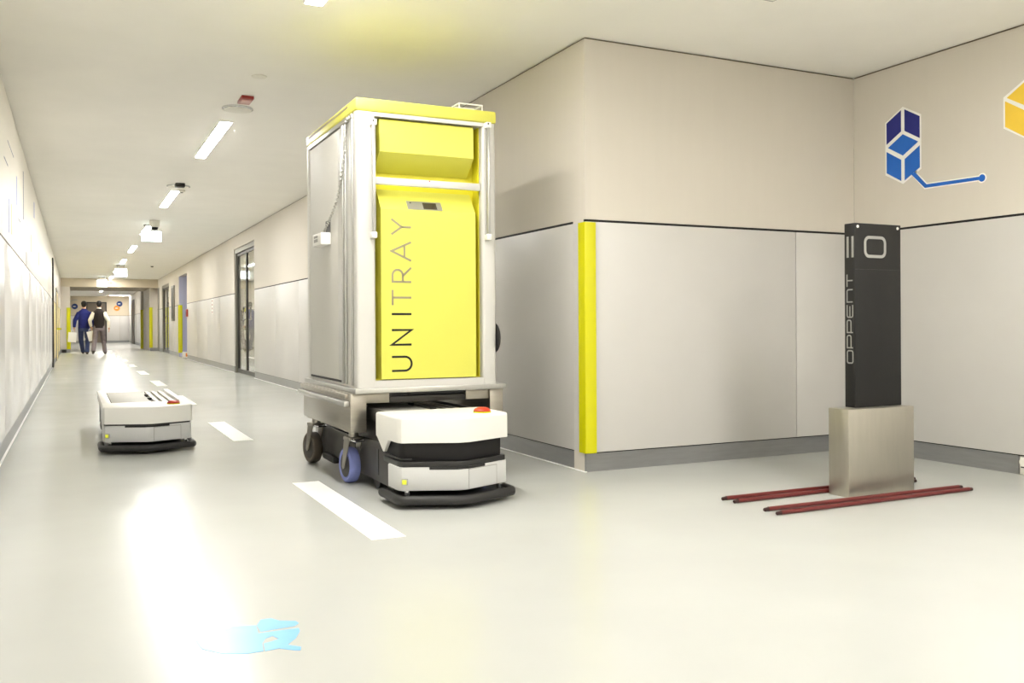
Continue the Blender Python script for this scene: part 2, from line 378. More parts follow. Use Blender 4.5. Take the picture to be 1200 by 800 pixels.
# lamp across the corridor at the far end
t = thing('ceiling_lamp', (2.4, 59.5, H), 'bar lamp set across the corridor in front of the end wall', 'lamp', 'bar lamps in a row on the ceiling')
MB().box(1.9, 3.0, 59.3, 59.306, H-.012, H-.0003).box(1.9, 3.0, 59.494, 59.5, H-.012, H-.0003).build('lamp_frame', 'white', t)
MB().box(1.9, 3.0, 59.31, 59.49, H-.015, H-.0003).build('diffuser', 'lamp', t)
for y, nm in ((18.4, 'nearest glass door'), (35.7, 'far glass door')):  # unseen lamps, added so the glass panes look bright
    t = thing('ceiling_lamp', (4.2, y, H), 'added unseen square fill lamp on the ceiling of the room behind the %s' % nm, 'lamp')
    MB().box(3.85, 4.55, y-.35, y+.35, H-.02, H-.0003).build('lamp_frame', 'white', t)
    MB().box(3.88, 4.52, y-.32, y+.32, H-.026, H-.0202).build('diffuser', 'room_fill', t)

def exit_sign(x0, x1, z0, z1, y, label):
    t = thing('exit_sign', ((x0+x1)/2, y, z0), label, 'exit sign', 'lit exit signs hanging from the ceiling')
    MB().box(x0, x1, y-.03, y+.03, z0, z1, .006).build('housing', 'white', t)
    f = MB().box(x0+.012, x1-.012, y-.036, y-.0302, z0+.012, z1-.012).build('sign_face', 'sign', t)
    cx = (x0+x1)/2; cz = (z0+z1)/2
    MB().ball((cx+.02, y-.037, cz+.045), .016, (1, .15, 1)).tube([(cx+.012, y-.037, cz+.03), (cx-.01, y-.037, cz-.01), (cx-.045, y-.037, cz-.06)], .006, 6)\
        .tube([(cx-.01, y-.037, cz-.01), (cx+.03, y-.037, cz-.025), (cx+.03, y-.037, cz-.06)], .006, 6).tube([(cx+.012, y-.037, cz+.025), (cx-.03, y-.037, cz+.015)], .005, 6).build('running_figure', 'sign_figure', f)
    st = MB()
    for x in (cx-.1, cx+.1): st.cyl((x, y, z1-.002), (x, y, H-.0005), .008)
    st.box(cx-.13, cx+.13, y-.025, y+.025, H-.03, H-.0005, .004).build('hanger', 'alu', t)
    return t
exit_sign(1.105, 1.464, 2.532, 2.739, 18.0, 'nearest lit exit sign, hanging under a dark dome camera')
exit_sign(1.094, 1.450, 2.48, 2.745, 30.0, 'second lit exit sign hanging above the corridor, mid distance')
exit_sign(.752, 1.121, 2.47, 2.735, 37.4, 'furthest lit exit sign, hanging in front of the ceiling beam')

t = thing('dome_camera', (1.29, 17.3, H), 'small dome camera with a dark bubble above the nearest exit sign', 'camera')
MB().lathe([(.02, H-.0005), (.085, H-.0005), (.088, H-.03), (.082, H-.1), (.07, H-.12), (.02, H-.12)], (1.29, 17.3, 0)).build('housing', 'cream_plastic', t)
MB().lathe([(.005, H-.119), (.06, H-.121), (.056, H-.145), (.04, H-.165), (.005, H-.175)], (1.29, 17.3, 0)).build('bubble', 'black', t)
t = thing('dome_camera', (1.25, 38.3, H), 'grey box camera on the ceiling right by the furthest exit sign', 'camera')
MB().cyl((1.25, 38.3, H-.0005), (1.25, 38.3, H-.12), .02).box(1.19, 1.33, 38.2, 38.36, H-.2, H-.12, .02).build('housing', 'cream_plastic', t)
MB().cyl((1.27, 38.2, H-.16), (1.27, 38.15, H-.16), .03).build('lens', 'black', t)

def speaker(x, y, r, label):
    t = thing('ceiling_speaker', (x, y, H), label, 'loudspeaker', 'round speakers on the ceiling')
    MB().lathe([(.01, H-.0005), (r, H-.0005), (r, H-.012), (r*.93, H-.018), (r*.9, H-.012)], (x, y, 0), 36).build('rim', 'chrome', t)
    MB().lathe([(.005, H-.016), (r*.9, H-.013), (r*.88, H-.02), (r*.6, H-.026), (.005, H-.028)], (x, y, 0), 36).build('grille', 'cream_plastic', t)
    return t
t = speaker(1.278, 8.1, .13, 'round white ceiling disc with a chrome rim right below the red alarm')
t = speaker(1.263, 12.9, .15, 'round white ceiling disc further back with a dark fitting under its rim')
MB().box(1.2, 1.32, 12.62, 12.75, H-.05, H-.0005, .008).build('fitting', 'frame_dark', t)
t = thing('alarm_beacon', (1.285, 7.75, H), 'small red alarm beacon with a pale lens on the ceiling', 'alarm')
MB().box(1.235, 1.335, 7.62, 7.84, H-.028, H-.0005, .006).build('housing', 'alarm_red', t)
MB().box(1.245, 1.325, 7.66, 7.81, H-.034, H-.0282, .002).build('lens', 'alarm_lens', t)
o = MB().lathe([(.005, H-.0005), (.058, H-.0005), (.055, H-.008), (.005, H-.01)], (1.264, 7.0, 0), 28).build('sprinkler_cover', 'cream_plastic')
tag(o, 'flush round cream sprinkler cover on the ceiling nearest the viewpoint', 'sprinkler')
t = thing('smoke_detector', (1.345, 13.3, H), 'tiny smoke detector beside the second bar lamp', 'smoke detector')
MB().lathe([(.005, H-.0005), (.05, H-.0005), (.046, H-.02), (.02, H-.028)], (1.345, 13.3, 0)).build('base', 'cream_plastic', t)
MB().lathe([(.003, H-.027), (.018, H-.027), (.014, H-.04), (.003, H-.042)], (1.345, 13.3, 0)).build('sensor', 'grey_print', t)
o = MB().lathe([(.005, H-.0005), (.045, H-.0005), (.035, H-.03), (.005, H-.035)], (2.186, 30.4, 0)).build('fire_sprinkler', 'frame_dark')
tag(o, 'lone dark fire sprinkler on the ceiling right of the second exit sign', 'sprinkler')
t = thing('ceiling_vent', (3.5, 3.92, H), 'square beige ceiling vent cut off by the top edge, above the right side', 'vent')
MB().box(3.3, 3.68, 3.73, 4.11, H-.012, H-.0005, .003).build('frame', 'base', t)
for k in range(7): MB().box(3.32, 3.66, 3.755+k*.05, 3.785+k*.05, H-.018, H-.0122).build('slat', 'cream_plastic', t)

# ------------------------------------------------------------------ white floor dashes
names = ['nearest white floor dash, in front of the trolley wheels', 'white floor dash beside the right side of the low robot', 'white floor dash mostly hidden behind the low robot', 'fourth white floor dash from the front, beyond the low robot', 'fifth white floor dash from the front', 'sixth white floor dash from the front', 'seventh white floor dash from the front', 'eighth white floor dash, small and distant', 'ninth white floor dash, close behind the feet of the men', 'tenth white floor dash, ahead of the men']
for k, nm in enumerate(names):
    y = 3.975+3.955*k
    o = MB().box(1.205, 1.368, y, y+1.66, .0003, .0018).build('floor_dash', 'dash'); tag(o, nm, 'floor marking', 'white dashes along the corridor floor')

# ------------------------------------------------------------------ printed graphics
def flat(poly, axis, a, b): return MB().prism(poly, axis, a, b)
def cube_graphic():
    x = X3
    t = thing('cube_graphic', (x, 4.695, 2.0), 'navy and blue stacked cube graphic with a line and dot on the wall', 'wall graphic')
    F = [('d1', M['navy'], [(4.841, 2.440), (4.710, 2.512), (4.710, 2.358), (4.841, 2.284)]), ('d2', M['navy'], [(4.680, 2.512), (4.549, 2.436), (4.549, 2.280), (4.680, 2.356)]),
         ('l1', M['blue'], [(4.828, 2.258), (4.695, 2.335), (4.562, 2.258), (4.695, 2.180)]), ('l2', M['blue'], [(4.841, 2.231), (4.710, 2.152), (4.710, 1.998), (4.841, 2.074)]), ('l3', M['blue'], [(4.680, 2.152), (4.549, 2.229), (4.549, 2.072), (4.680, 1.998)])]
    for n, m, p in F: flat(p, 'x', x-.0022, x-.0012).build('cube_face', m, t)
    flat([(4.853, 2.447), (4.695, 2.535), (4.537, 2.447), (4.537, 2.06), (4.695, 1.975), (4.853, 2.06)], 'x', x-.0011, x-.0004).build('white_border', 'white_print', t)
    flat([(4.622, 2.032), (4.592, 2.045), (4.494, 1.944), (4.084, 1.936), (4.084, 1.914), (4.508, 1.920)], 'x', x-.0022, x-.0012).build('connector_line', 'blue', t)
    flat([(4.63, 2.036), (4.585, 2.053), (4.49, 1.952), (4.084, 1.944), (4.084, 1.906), (4.512, 1.912)], 'x', x-.0011, x-.0005).build('white_border', 'white_print', t)
    MB().cyl((x-.0022, 4.06, 1.924), (x-.0012, 4.06, 1.924), .024, seg=28).build('dot', 'blue', t)
    MB().cyl((x-.0011, 4.06, 1.924), (x-.0005, 4.06, 1.924), .033, seg=28).build('white_border', 'white_print', t)
cube_graphic()
t = thing('cube_graphic', (X3, 3.745, 2.0), 'amber cube graphic cut off by the right edge of the picture', 'wall graphic')
cy, hw = 3.745, .147
for p in ([(cy+hw-.012, 2.412), (cy, 2.494), (cy-hw+.012, 2.412), (cy, 2.330)], [(cy+hw, 2.394), (cy+.012, 2.306), (cy+.012, 2.14), (cy+hw, 2.228)], [(cy-hw, 2.394), (cy-.012, 2.306), (cy-.012, 2.14), (cy-hw, 2.228)]):
    flat(p, 'x', X3-.0022, X3-.0012).build('cube_face', 'amber', t)
flat([(cy+hw+.012, 2.42), (cy, 2.51), (cy-hw-.012, 2.42), (cy-hw-.012, 2.22), (cy, 2.122), (cy+hw+.012, 2.22)], 'x', X3-.0011, X3-.0004).build('white_border', 'white_print', t)
# light blue print on the floor, at the lower edge
t = thing('floor_graphic', (.5, 2.9, 0), 'pale blue painted shape on the floor at the lower left', 'floor marking')
flat([(.527, 3.012), (.549, 3.064), (.582, 3.064), (.602, 3.026), (.65, 2.999), (.654, 2.973), (.637, 2.952), (.527, 2.945)], 'z', .0003, .0013).build('upper_stroke', 'sky', t)
flat([(.517, 2.93), (.644, 2.925), (.64, 2.894), (.614, 2.834), (.578, 2.787), (.612, 2.750), (.604, 2.722), (.588, 2.730), (.549, 2.768), (.507, 2.763), (.516, 2.83), (.543, 2.838), (.566, 2.852), (.553, 2.888), (.529, 2.874), (.512, 2.835), (.503, 2.765), (.452, 2.765), (.389, 2.797), (.34, 2.865), (.331, 2.945), (.365, 2.991), (.457, 3.036), (.525, 3.012)], 'z', .0003, .0013).build('lower_stroke', 'sky', t)
# streaks on the left wall (lines, blue and sand coloured bars)
def bar_graphic(y, z0, z1, w, m, label):
    o = MB().box(XL+.0004, XL+.0014, y-w/2, y+w/2, z0, z1).build('wall_stripe', m); tag(o, label, 'wall graphic', 'printed bars on the left wall')
G = [(9.7, 2.116, 2.386, .13, 'lilac', 'lilac bar on the left wall under the two grey lines'), (10.94, 2.119, 2.625, .10, 'grey_line', 'tall slate bar on the left wall right of the lilac bar'), (8.57, 1.755, 2.035, .1, 'lilac', 'lilac bar on the left wall beside the sand bar, near the panel top'),
     (8.91, 1.772, 2.03, .11, 'sand', 'sand coloured bar on the left wall beside a lilac bar'), (13.8, 2.441, 2.649, .2, 'lilac', 'lilac bar on the left wall close under the ceiling'), (12.9, 1.919, 2.129, .15, 'sand', 'faint sand bar on the left wall past the slate bar'),
     (15.45, 1.908, 2.102, .2, 'sand', 'furthest sand bar on the left wall'), (11.55, 1.667, 1.813, .1, 'grey_line', 'short slate bar right above the left wall panels')]
for g in G: bar_graphic(*g)
def line_graphic(y0, z0, y1, z1, label):
    o = MB().box(XL+.0004, XL+.0014, y0, y1, z0-.006, z0+.006).build('wall_line', 'grey_line'); tag(o, label, 'wall graphic', 'printed thin lines on the left wall')
line_graphic(8.418, 2.49, 9.241, 2.493, 'longer thin slate line high on the left wall'); line_graphic(8.003, 2.287, 8.449, 2.289, 'shorter thin slate line lower on the left wall'); line_graphic(9.963, 2.021, 10.306, 2.02, 'shortest thin slate line beside the tall bar on the left wall')
# discs on the end wall
for (x, z, m, nm) in ((.01, 2.22, 'disc_blue', 'round navy disc on the end wall left of the dark door'), (2.50, 2.387, 'disc_blue', 'round navy disc on the end wall above the orange one'), (2.35, 2.12, 'orange', 'round orange disc on the end wall')):
    t = thing('wall_disc', (x, YE, z), nm, 'wall sign', 'round discs on the end wall')
    MB().cyl((x, YE-.02, z), (x, YE-.0004, z), .17, seg=28).build('disc', m, t)
    MB().box(x-.09, x+.05, YE-.0212, YE-.0202, z-.02, z+.02).build('white_mark', 'white_print', t)
# notice board, red call point, tag, floor box on the right wall
t = thing('notice_board', (XR, 32.6, 1.16), 'tall grey framed notice board on the right wall by the lilac recess', 'notice board')
MB().box(XR-.04, XR-.0004, 32.2, 33.08, 1.16, 2.35, .008).build('frame', 'frame', t)
MB().box(XR-.044, XR-.0402, 32.28, 33.0, 1.24, 2.27).build('sheet', 'frame_dark', t)
t = thing('call_point', (XR, 28.4, 1.3), 'small red fire call point on the right wall at the recess edge', 'alarm')
MB().box(XR-.05, XR-.0004, 28.28, 28.52, 1.26, 1.48, .01).build('housing', 'alarm_red', t); MB().box(XR-.054, XR-.0502, 28.34, 28.46, 1.32, 1.42).build('button', 'frame_dark', t)
t = thing('wall_tag', (XR, 23.0, 1.27), 'narrow pink strip sign on the right wall between recess and glass door', 'wall sign')
MB().box(XR-.006, XR-.0004, 22.94, 23.1, 1.27, 1.64).build('plate', 'white_print', t)
for z in (1.29, 1.38, 1.47, 1.56): MB().box(XR-.0075, XR-.0062, 22.97, 23.07, z, z+.05).build('mark', 'alarm_lens', t)
t = thing('floor_box', (XR+.15, 29.8, 0), 'low white box with an orange mark in the lilac recess', 'box')
MB().box(XR+.0, XR+.3, 29.6, 30.0, .0, .18, .01).build('body', 'cream_plastic', t); MB().box(XR+.06, XR+.2, 29.594, 29.5995, .04, .15).build('mark', 'orange', t)
t = thing('door_stop', (-.36, 38.3, 0), 'small dark foot stop on the floor at the left pilaster', 'door stop')
MB().box(-.44, -.28, 38.2, 38.4, 0, .12, .02).build('block', 'frame_dark', t); MB().cyl((-.36, 38.2, .07), (-.36, 38.17, .07), .04).build('buffer', 'rubber', t)
t = thing('wall_socket', (X3, 3.71, 0), 'beige socket box let into the baseboard at the right edge', 'socket')
MB().box(X3-.004, X3+.0215, 3.602, 3.80, .004, .112, .003).build('plate', 'cream_plastic', t)
MB().cyl((X3-.022, 3.77, .085), (X3-.004, 3.77, .085), .024).build('round_cap', 'cream_plastic', t); MB().box(X3-.005, X3-.0041, 3.61, 3.795, .046, .053).build('slot', 'joint', t)

# ------------------------------------------------------------------ totem on its steel block, and floor rails
t = thing('charging_totem', (4.12, 3.79, 0), 'charcoal slab totem standing on a brushed steel block', 'totem')
MB().box(3.855, 4.365, 3.718, 3.868, .0, .49, .004).build('steel_block', 'steel_box', t)
slab = MB().box(3.977, 4.342, 3.785, 3.862, .49, 1.537, .004).build('slab', 'totem', t)
MB().box(3.98, 4.338, 3.7838, 3.7849, 1.274, 1.2765).build('seam', 'black', slab)
def stroke(pts, w, place, d0, d1, closed=False):
    """flat stroke of width w along 2D points, extruded from depth d0 to d1; place(u, v, d) -> 3D"""
    t = bmesh.new(); P = []
    for p in pts:
        if not P or (Vector(p)-P[-1]).length > 1e-5: P.append(Vector(p))
    n = len(P); L = []; R = []
    for i in range(n):
        a = P[i-1] if (i or closed) else None; b = P[(i+1) % n] if (i < n-1 or closed) else None
        d1_ = (P[i]-a).normalized() if a is not None else None; d2_ = (b-P[i]).normalized() if b is not None else None
        if d1_ is None: nrm = Vector((-d2_.y, d2_.x)); k = 1
        elif d2_ is None: nrm = Vector((-d1_.y, d1_.x)); k = 1
        else:
            n1 = Vector((-d1_.y, d1_.x)); n2 = Vector((-d2_.y, d2_.x)); nrm = (n1+n2); 
            nrm = nrm.normalized() if nrm.length > 1e-6 else n1; k = 1/max(.35, nrm.dot(n1))
        L.append(P[i]+nrm*w/2*k); R.append(P[i]-nrm*w/2*k)
    def ring(q): return [t.verts.new(place(p.x, p.y, d)) for d in (d0, d1) for p in q]
    La = [t.verts.new(place(p.x, p.y, d0)) for p in L]; Ra = [t.verts.new(place(p.x, p.y, d0)) for p in R]
    Lb = [t.verts.new(place(p.x, p.y, d1)) for p in L]; Rb = [t.verts.new(place(p.x, p.y, d1)) for p in R]
    for i in range(n if closed else n-1):
        j = (i+1) % n
        t.faces.new((La[i], La[j], Ra[j], Ra[i])); t.faces.new((Lb[j], Lb[i], Rb[i], Rb[j]))
        t.faces.new((La[j], La[i], Lb[i], Lb[j])); t.faces.new((Ra[i], Ra[j], Rb[j], Rb[i]))
    if not closed:
        t.faces.new((La[0], Ra[0], Rb[0], Lb[0])); t.faces.new((Ra[-1], La[-1], Lb[-1], Rb[-1]))
    bmesh.ops.recalc_face_normals(t, faces=t.faces[:]); return t
def arc(cx, cy, r, a0, a1, n=8, ry=None):
    ry = ry or r
    return [(cx+r*math.cos(math.radians(a0+(a1-a0)*k/n)), cy+ry*math.sin(math.radians(a0+(a1-a0)*k/n))) for k in range(n+1)]
def rrect(x0, x1, y0, y1, r):
    return arc(x1-r, y0+r, r, -90, 0, 5)+arc(x1-r, y1-r, r, 0, 90, 5)+arc(x0+r, y1-r, r, 90, 180, 5)+arc(x0+r, y0+r, r, 180, 270, 5)
def letter(strokes, w, place, d0, d1, m, parent):
    mb = MB()
    for s in strokes:
        pts, closed = s if isinstance(s, tuple) and isinstance(s[1], bool) else (s, False)
        mb._merge(stroke(pts, w, place, d0, d1, closed))
    return mb.build('letter', m, parent, smooth=False)
# front badge: rounded ring, two white screws
mb = MB(); mb._merge(stroke(rrect(4.058, 4.214, 1.350, 1.458, .030), .017, lambda u, v, d: (u, d, v), 3.7835, 3.7849, True)); mb.build('ring_emblem', 'grey_print', slab)
for x in (4.0, 4.315): MB().cyl((x, 3.782, 1.517), (x, 3.785, 1.517), .0085, seg=14).build('screw', 'white', slab)
# narrow side: two bars and the vertical word
SX = 3.977
side = lambda u, v, d: (SX-d, v, u)       # u runs up (reading direction), v towards the wall (top of the letters)
for y0 in (3.800, 3.836): MB()._merge(stroke([(1.342, y0), (1.462, y0)], .015, side, .0002, .0014)).build('emblem_bar', 'grey_print', slab)
def seq(u0):
    """squarish wide letters, cap height 0..1 -> v, width about .062"""
    v0, v1 = 3.801, 3.842; g = .0; r = .010
    U = lambda a: u0+a
    return U, v0, v1, r
wd = .070; adv = .0868; u = .742; v0, v1 = 3.801, 3.842; r = .011; sw = .0072
def L_O(u): return [(rrect(u, u+wd, v0, v1, r), True)]
def L_P(u): vm = v0+(v1-v0)*.32; return [[(u, v0), (u, v1)]+[(u+wd-r, v1)]+arc(u+wd-r, v1-r, r, 90, 0, 5)+arc(u+wd-r, vm+r, r, 0, -90, 5)+[(u, vm)]]
def L_E(u): vm = (v0+v1)/2; return [[(u+wd, v1), (u+r, v1)]+arc(u+r, v1-r, r, 90, 180, 5)+arc(u+r, v0+r, r, 180, 270, 5)+[(u+wd, v0)], [(u, vm), (u+wd*.9, vm)]]
def L_N(u): return [[(u, v0), (u, v1), (u+wd-r, v1)]+arc(u+wd-r, v1-r, r, 90, 0, 5)+[(u+wd, v0)]]
def L_T(u): return [[(u, v1), (u+wd, v1)], [(u+wd/2, v1), (u+wd/2, v0)]]
for fn in (L_O, L_P, L_P, L_E, L_N, L_T):
    letter(fn(u), sw, side, .0002, .0014, 'grey_print', slab); u += adv

for (x0, x1, y0, y1, nm) in [(3.19, 4.66, 3.985, 3.965, 'rearmost dark red floor rail, running behind the steel block'), (3.195, 4.60, 3.893, 3.905, 'second dark red floor rail from the back, just behind the steel block'), (3.193, 4.665, 3.652, 3.640, 'dark red floor rail just in front of the steel block'), (3.187, 4.655, 3.553, 3.565, 'frontmost dark red floor rail, nearest the viewer')]:
    t = thing('floor_rail', ((x0+x1)/2, (y0+y1)/2, 0), nm, 'rail', 'dark red rails on the floor around the totem')
    MB().tube([(x0+.03, y0, .0125), (x1-.03, y1, .0125)], .0118, 12).build('bar', 'rod', t)
    for a, b, s in ((x0, y0, 1), (x1, y1, -1)):
        MB().tube([(a, b, .0105), (a+s*.004, b, .0105), (a+s*.034, b, .0125)], [.006, .0095, .0105], 12).build('end_tip', 'rod_end', t)

# ------------------------------------------------------------------ transport robots
def outline(cx, y0, w, bow, back, r=.05, grow=0):
    """plan outline: bowed front at y0 (crease), half width w, straight sides to y0+back"""
    w2 = w+grow; pts = [(cx-.025, y0-grow)]
    fx = w-r*1.1; fy = y0+bow*(fx/w)
    # left corner rounded
    c = [(cx-fx-grow*.3, fy-grow), (cx-w2+r*.30-.0, fy+r*.25-grow*.6), (cx-w2+r*.05, fy+r*.75-grow*.3), (cx-w2, fy+r*1.5)]
    L = c+[(cx-w2, y0+back)]
    Rr = [(2*cx-p[0], p[1]) for p in L]
    return [(cx-.03, y0-grow)]+L+Rr[::-1]+[(cx+.03, y0-grow)]
def robot(cx, y0, raised, length, label, w=.325):
    t = thing('transport_robot', (cx, y0+length/2, 0), label, 'robot')
    dz = .122 if raised else 0.0
    BOW = .125
    zt0 = .222+dz if raised else .226; zt1 = .358+dz
    # chassis and side skirts
    ch = MB().box(cx-.255, cx+.255, y0+.36, y0+length-.12, .045, .30 if not raised else .40, .01)
    ch.build('chassis', 'chassis', t)
    for s in (-1, 1):
        x = cx+s*.2555
        a, b = sorted((x, x+s*.022))
        sk = MB().prism([(y0+.36, .06), (y0+.50, .06), (y0+1.25, .06), (y0+1.25, .27), (y0+.52, .30), (y0+.44, .24)], 'x', a, b, .004).build('side_skirt', 'chassis', t)
        a2, b2 = sorted((x+s*.022, x+s*.026))
        MB().box(a2, b2, y0+.62, y0+.66, .10, .25).box(a2, b2, y0+1.10, y0+1.14, .08, .25).build('seam', 'black', sk)
        MB().box(a, b, y0+1.27, y0+length-.2, .08, .27, .004).build('rear_skirt', 'chassis', t)
        a3, b3 = sorted((x, x+s*.05))
        MB().box(a3, b3, y0+1.55, y0+1.85, .04, .085, .012).build('side_bumper', 'rubber', t)
        for yy in (y0+.75, y0+length-.55):
            a4, b4 = sorted((cx+s*.195, cx+s*.25)); MB().cyl((a4, yy, .07), (b4, yy, .07), .07, seg=24).build('drive_wheel', 'rubber', t)
    MB().prism([(cx-.3, y0+length-.12), (cx+.3, y0+length-.12), (cx+.3, y0+length-.04), (cx+.26, y0+length), (cx-.26, y0+length), (cx-.3, y0+length-.04)], 'z', .05, .30, .01).build('rear_cover', 'grey_cover', t)
    # lower light grey nose
    low = outline(cx, y0+.012, w-.004, BOW, .30)
    nose = MB().prism(low, 'z', .088, .214, .006).build('front_nose', 'grey_cover', t)
    xs0, xs1 = cx+.035, cx+.235
    def ny(x): return y0+.012+BOW*max(0, abs(x-cx)-.03)/(w-.055-.03)*.83
    def panel_strip(x0, x1, z0, z1, d0, d1, name, m, parent):
        return MB().prism([(x0, ny(x0)-d1), (x1, ny(x1)-d1), (x1, ny(x1)-d0), (x0, ny(x0)-d0)], 'z', z0, z1).build(name, m, parent, smooth=False)
    panel_strip(xs0, xs1, .094, .196, -.004, .0012, 'access_panel', 'grey_cover', nose)
    panel_strip(xs0-.003, xs0, .094, .199, -.004, .0016, 'panel_seam', 'grey_print', nose); panel_strip(xs0, xs1, .196, .199, -.004, .0016, 'panel_seam', 'grey_print', nose); panel_strip(xs1, xs1+.003, .094, .199, -.004, .0016, 'panel_seam', 'grey_print', nose)
    # indicator on both corners
    for s in (-1,):
        p = Vector((cx+s*(w-.036), ny(cx-w+.04)+.004, .137)); rot = Matrix.Translation(p) @ Matrix.Rotation(math.radians(32*s), 4, 'Z')
        ind = MB().box(-.017, .017, -.012, .01, -.017, .017, .003).build('indicator', 'alu', nose, mx=rot)
        MB().box(-.012, .012, -.0145, -.0115, -.012, .012, .002).build('indicator_lens', 'signal', nose, mx=rot)
    # black rim with a stepped centre, and bellows when lifted
    MB().prism(outline(cx, y0+.012, w-.010, BOW, .40), 'z', .2142, .2258 if not raised else .243, .003).build('black_rim', 'black', t)
    for a, b in ((cx-.17, cx-.03), (cx-.03, cx+.03), (cx+.03, cx+.15)): panel_strip(a, b, .2005, .2142, -.004, .0012, 'rim_step', 'black', t)
    if raised:
        MB().prism(outline(cx, y0+.035, w-.028, BOW, .40), 'z', .2432, zt0-.001, .004).build('bellows', 'bellow', t)
        for z in (.254,): MB().tube([(p[0], p[1], z) for p in outline(cx, y0+.020, w-.020, BOW, .36)[1:-1]][:5][::-1], .006, 6).build('rim_bead', 'rubber', t)
    # white cover
    cov = MB().prism(outline(cx, y0, w, BOW, .52), 'z', zt0, zt1, .014, 4, 'top').build('front_cover', 'white', t)
    for s in (-1, 1):
        a, b = sorted((cx+s*(w-.022), cx+s*(w-.002)))
        zf = zt0
        MB().prism([(y0+.30, zf+.002), (y0+.52, zf+.05), (y0+.52, zf+.0), (y0+.40, zf-.075), (y0+.385, zf-.075)], 'x', a, b, .003).build('side_fin', 'white', cov)
    # stop button
    bx_, by_ = cx+.19, y0+.19
    st = MB().lathe([(.005, zt1), (.05, zt1), (.05, zt1+.005), (.044, zt1+.007), (.005, zt1+.007)], (bx_, by_, 0)).build('stop_collar', 'guard', cov)
    MB().lathe([(.005, zt1+.006), (.047, zt1+.0072), (.048, zt1+.013), (.040, zt1+.022), (.026, zt1+.028), (.004, zt1+.030)], (bx_, by_, 0)).build('stop_button', 'red', cov)
    # lifting deck
    rw = .05 if raised else .004
    dk = MB().box(cx-w+rw, cx-w+.075, y0+.522, y0+length-.1, zt1-.075, zt1-.004, .008).box(cx+w-.05, cx+w-min(rw, .045), y0+.522, y0+length-.1, zt1-.075, zt1-.004, .008).build('side_rail', 'chassis' if raised else 'white', t)
    MB().box(cx-w+.0755, cx+w-.0505, y0+.522, y0+length-.1, zt1-.07, zt1-.03, .004).build('lift_deck', 'deck', t)
    d = MB()
    d.box(cx-.24, cx+.06, y0+.60, y0+length-.2, zt1-.0299, zt1-.016, .003); d.build('deck_plate', 'deck', t)
    for k, xx in enumerate((.09, .15, .21)): MB().box(cx+xx, cx+xx+.03, y0+.58, y0+length-.25, zt1-.0299, zt1-.012, .004).build('deck_rail', 'steel', t)
    for k in range(3): MB().cyl((cx+.075, y0+.66+k*.4, zt1-.0299), (cx+.075, y0+.66+k*.4, zt1-.006), .02, seg=16).build('deck_bolt', 'black', t)
    # soft bumper bar round the nose
    o = outline(cx, y0, w, BOW, .42, grow=.006)
    path = [(p[0], p[1]-.035, .046) for p in o[1:-1]]
    left = [q for q in path[:5]][::-1]; right = path[5:][::-1]
    pts = left+[(cx-.03, y0-.04, .046), (cx+.03, y0-.04, .046)]+right
    MB().tube(pts, .025, 12).build('bumper', 'rubber', t)
    MB().prism(outline(cx, y0-.02, w, BOW, .38), 'z', .024, .056, .004).build('bumper_plate', 'black', t)
    for s in (-1, 1): MB().cyl((cx+s*.27, y0+.14, .05), (cx+s*.27, y0+.14, .088), .016, seg=14).build('bumper_post', 'chrome', t)
    return t
robot(1.868, 4.475, True, 2.1, 'white fronted robot carrier underneath the tall yellow trolley, lifting it')
robot(.512, 7.46, False, 2.25, 'low white robot carrier with empty deck alone on the corridor floor at left')

# ------------------------------------------------------------------ the tray trolley
TX0, TX1, TY0, TY1, TZ0, TZ1 = 1.495, 2.398, 5.2, 6.46, .60, 2.235
t = thing('tray_trolley', (1.945, 5.83, 0), 'tall silver tray trolley with lemon yellow front panel standing over a robot', 'trolley')
TR = t
MB().box(1.478, 2.455, 5.185, 6.48, .568, .5995, .004).build('base_plate', 'alu', t)
# body: corner posts, sill, header, back and right side
body = MB()
body.box(TX0, 1.612, TY0, 5.285, TZ0, TZ1, .02, 4, 'z')            # front left post
body.box(2.303, TX1, TY0, 5.285, TZ0, TZ1, .02, 4, 'z')            # front right post
body.box(TX0, 1.56, 6.375, TY1, TZ0, TZ1, .015, 3, 'z'); body.box(2.34, TX1, 6.375, TY1, TZ0, TZ1, .015, 3, 'z')
body.box(1.60, 2.31, TY0+.001, 5.36, TZ0, .642); body.box(1.60, 2.31, TY0+.001, 5.36, 2.212, TZ1)
body.box(2.372, TX1-.006, 5.28, 6.38, TZ0, TZ1); body.box(1.55, 2.35, TY1-.02, TY1-.006, TZ0, TZ1)
body.build('frame', 'silver', t)
# left side: header rail, tracks, door
MB().box(1.488, 1.53, 5.286, 6.374, 2.206, 2.234, .003).build('side_rail', 'alu', t)
MB().box(1.505, 1.53, 5.286, 6.374, TZ0, 2.205).build('side_panel', 'door_grey', t)
tr = MB(); tr.box(1.492, 1.5049, 5.288, 5.335, .612, 2.205, .003); tr.build('track_strip', 'alu', t)
MB().box(1.494, 1.5049, 5.34, 5.345, .612, 2.205).build('track_strip', 'white', t)
MB().box(1.489, 1.5049, 5.435, 5.455, .612, 2.205, .004).build('track_strip', 'alu', t)
MB().box(1.486, 1.5049, 5.49, 5.52, .612, 2.205, .006).build('track_strip', 'alu', t)
dr = MB().box(1.492, 1.5048, 5.53, 6.345, .632, 2.195, .003).build('side_door', 'door_grey', t)
MB().box(1.4905, 1.4918, 5.53, 5.60, .632, 2.195).build('door_edge', 'alu', dr)
MB().box(1.4925, 1.5049, 5.50, 6.35, .618, .6315).build('door_gap', 'joint', dr)
MB().box(1.4908, 1.4919, 5.79, 5.915, 1.572, 1.655).build('socket_hole', 'black', dr)
MB().box(1.425, 1.491, 5.778, 6.0, 1.492, 1.571, .006).build('lock_box', 'white', dr)
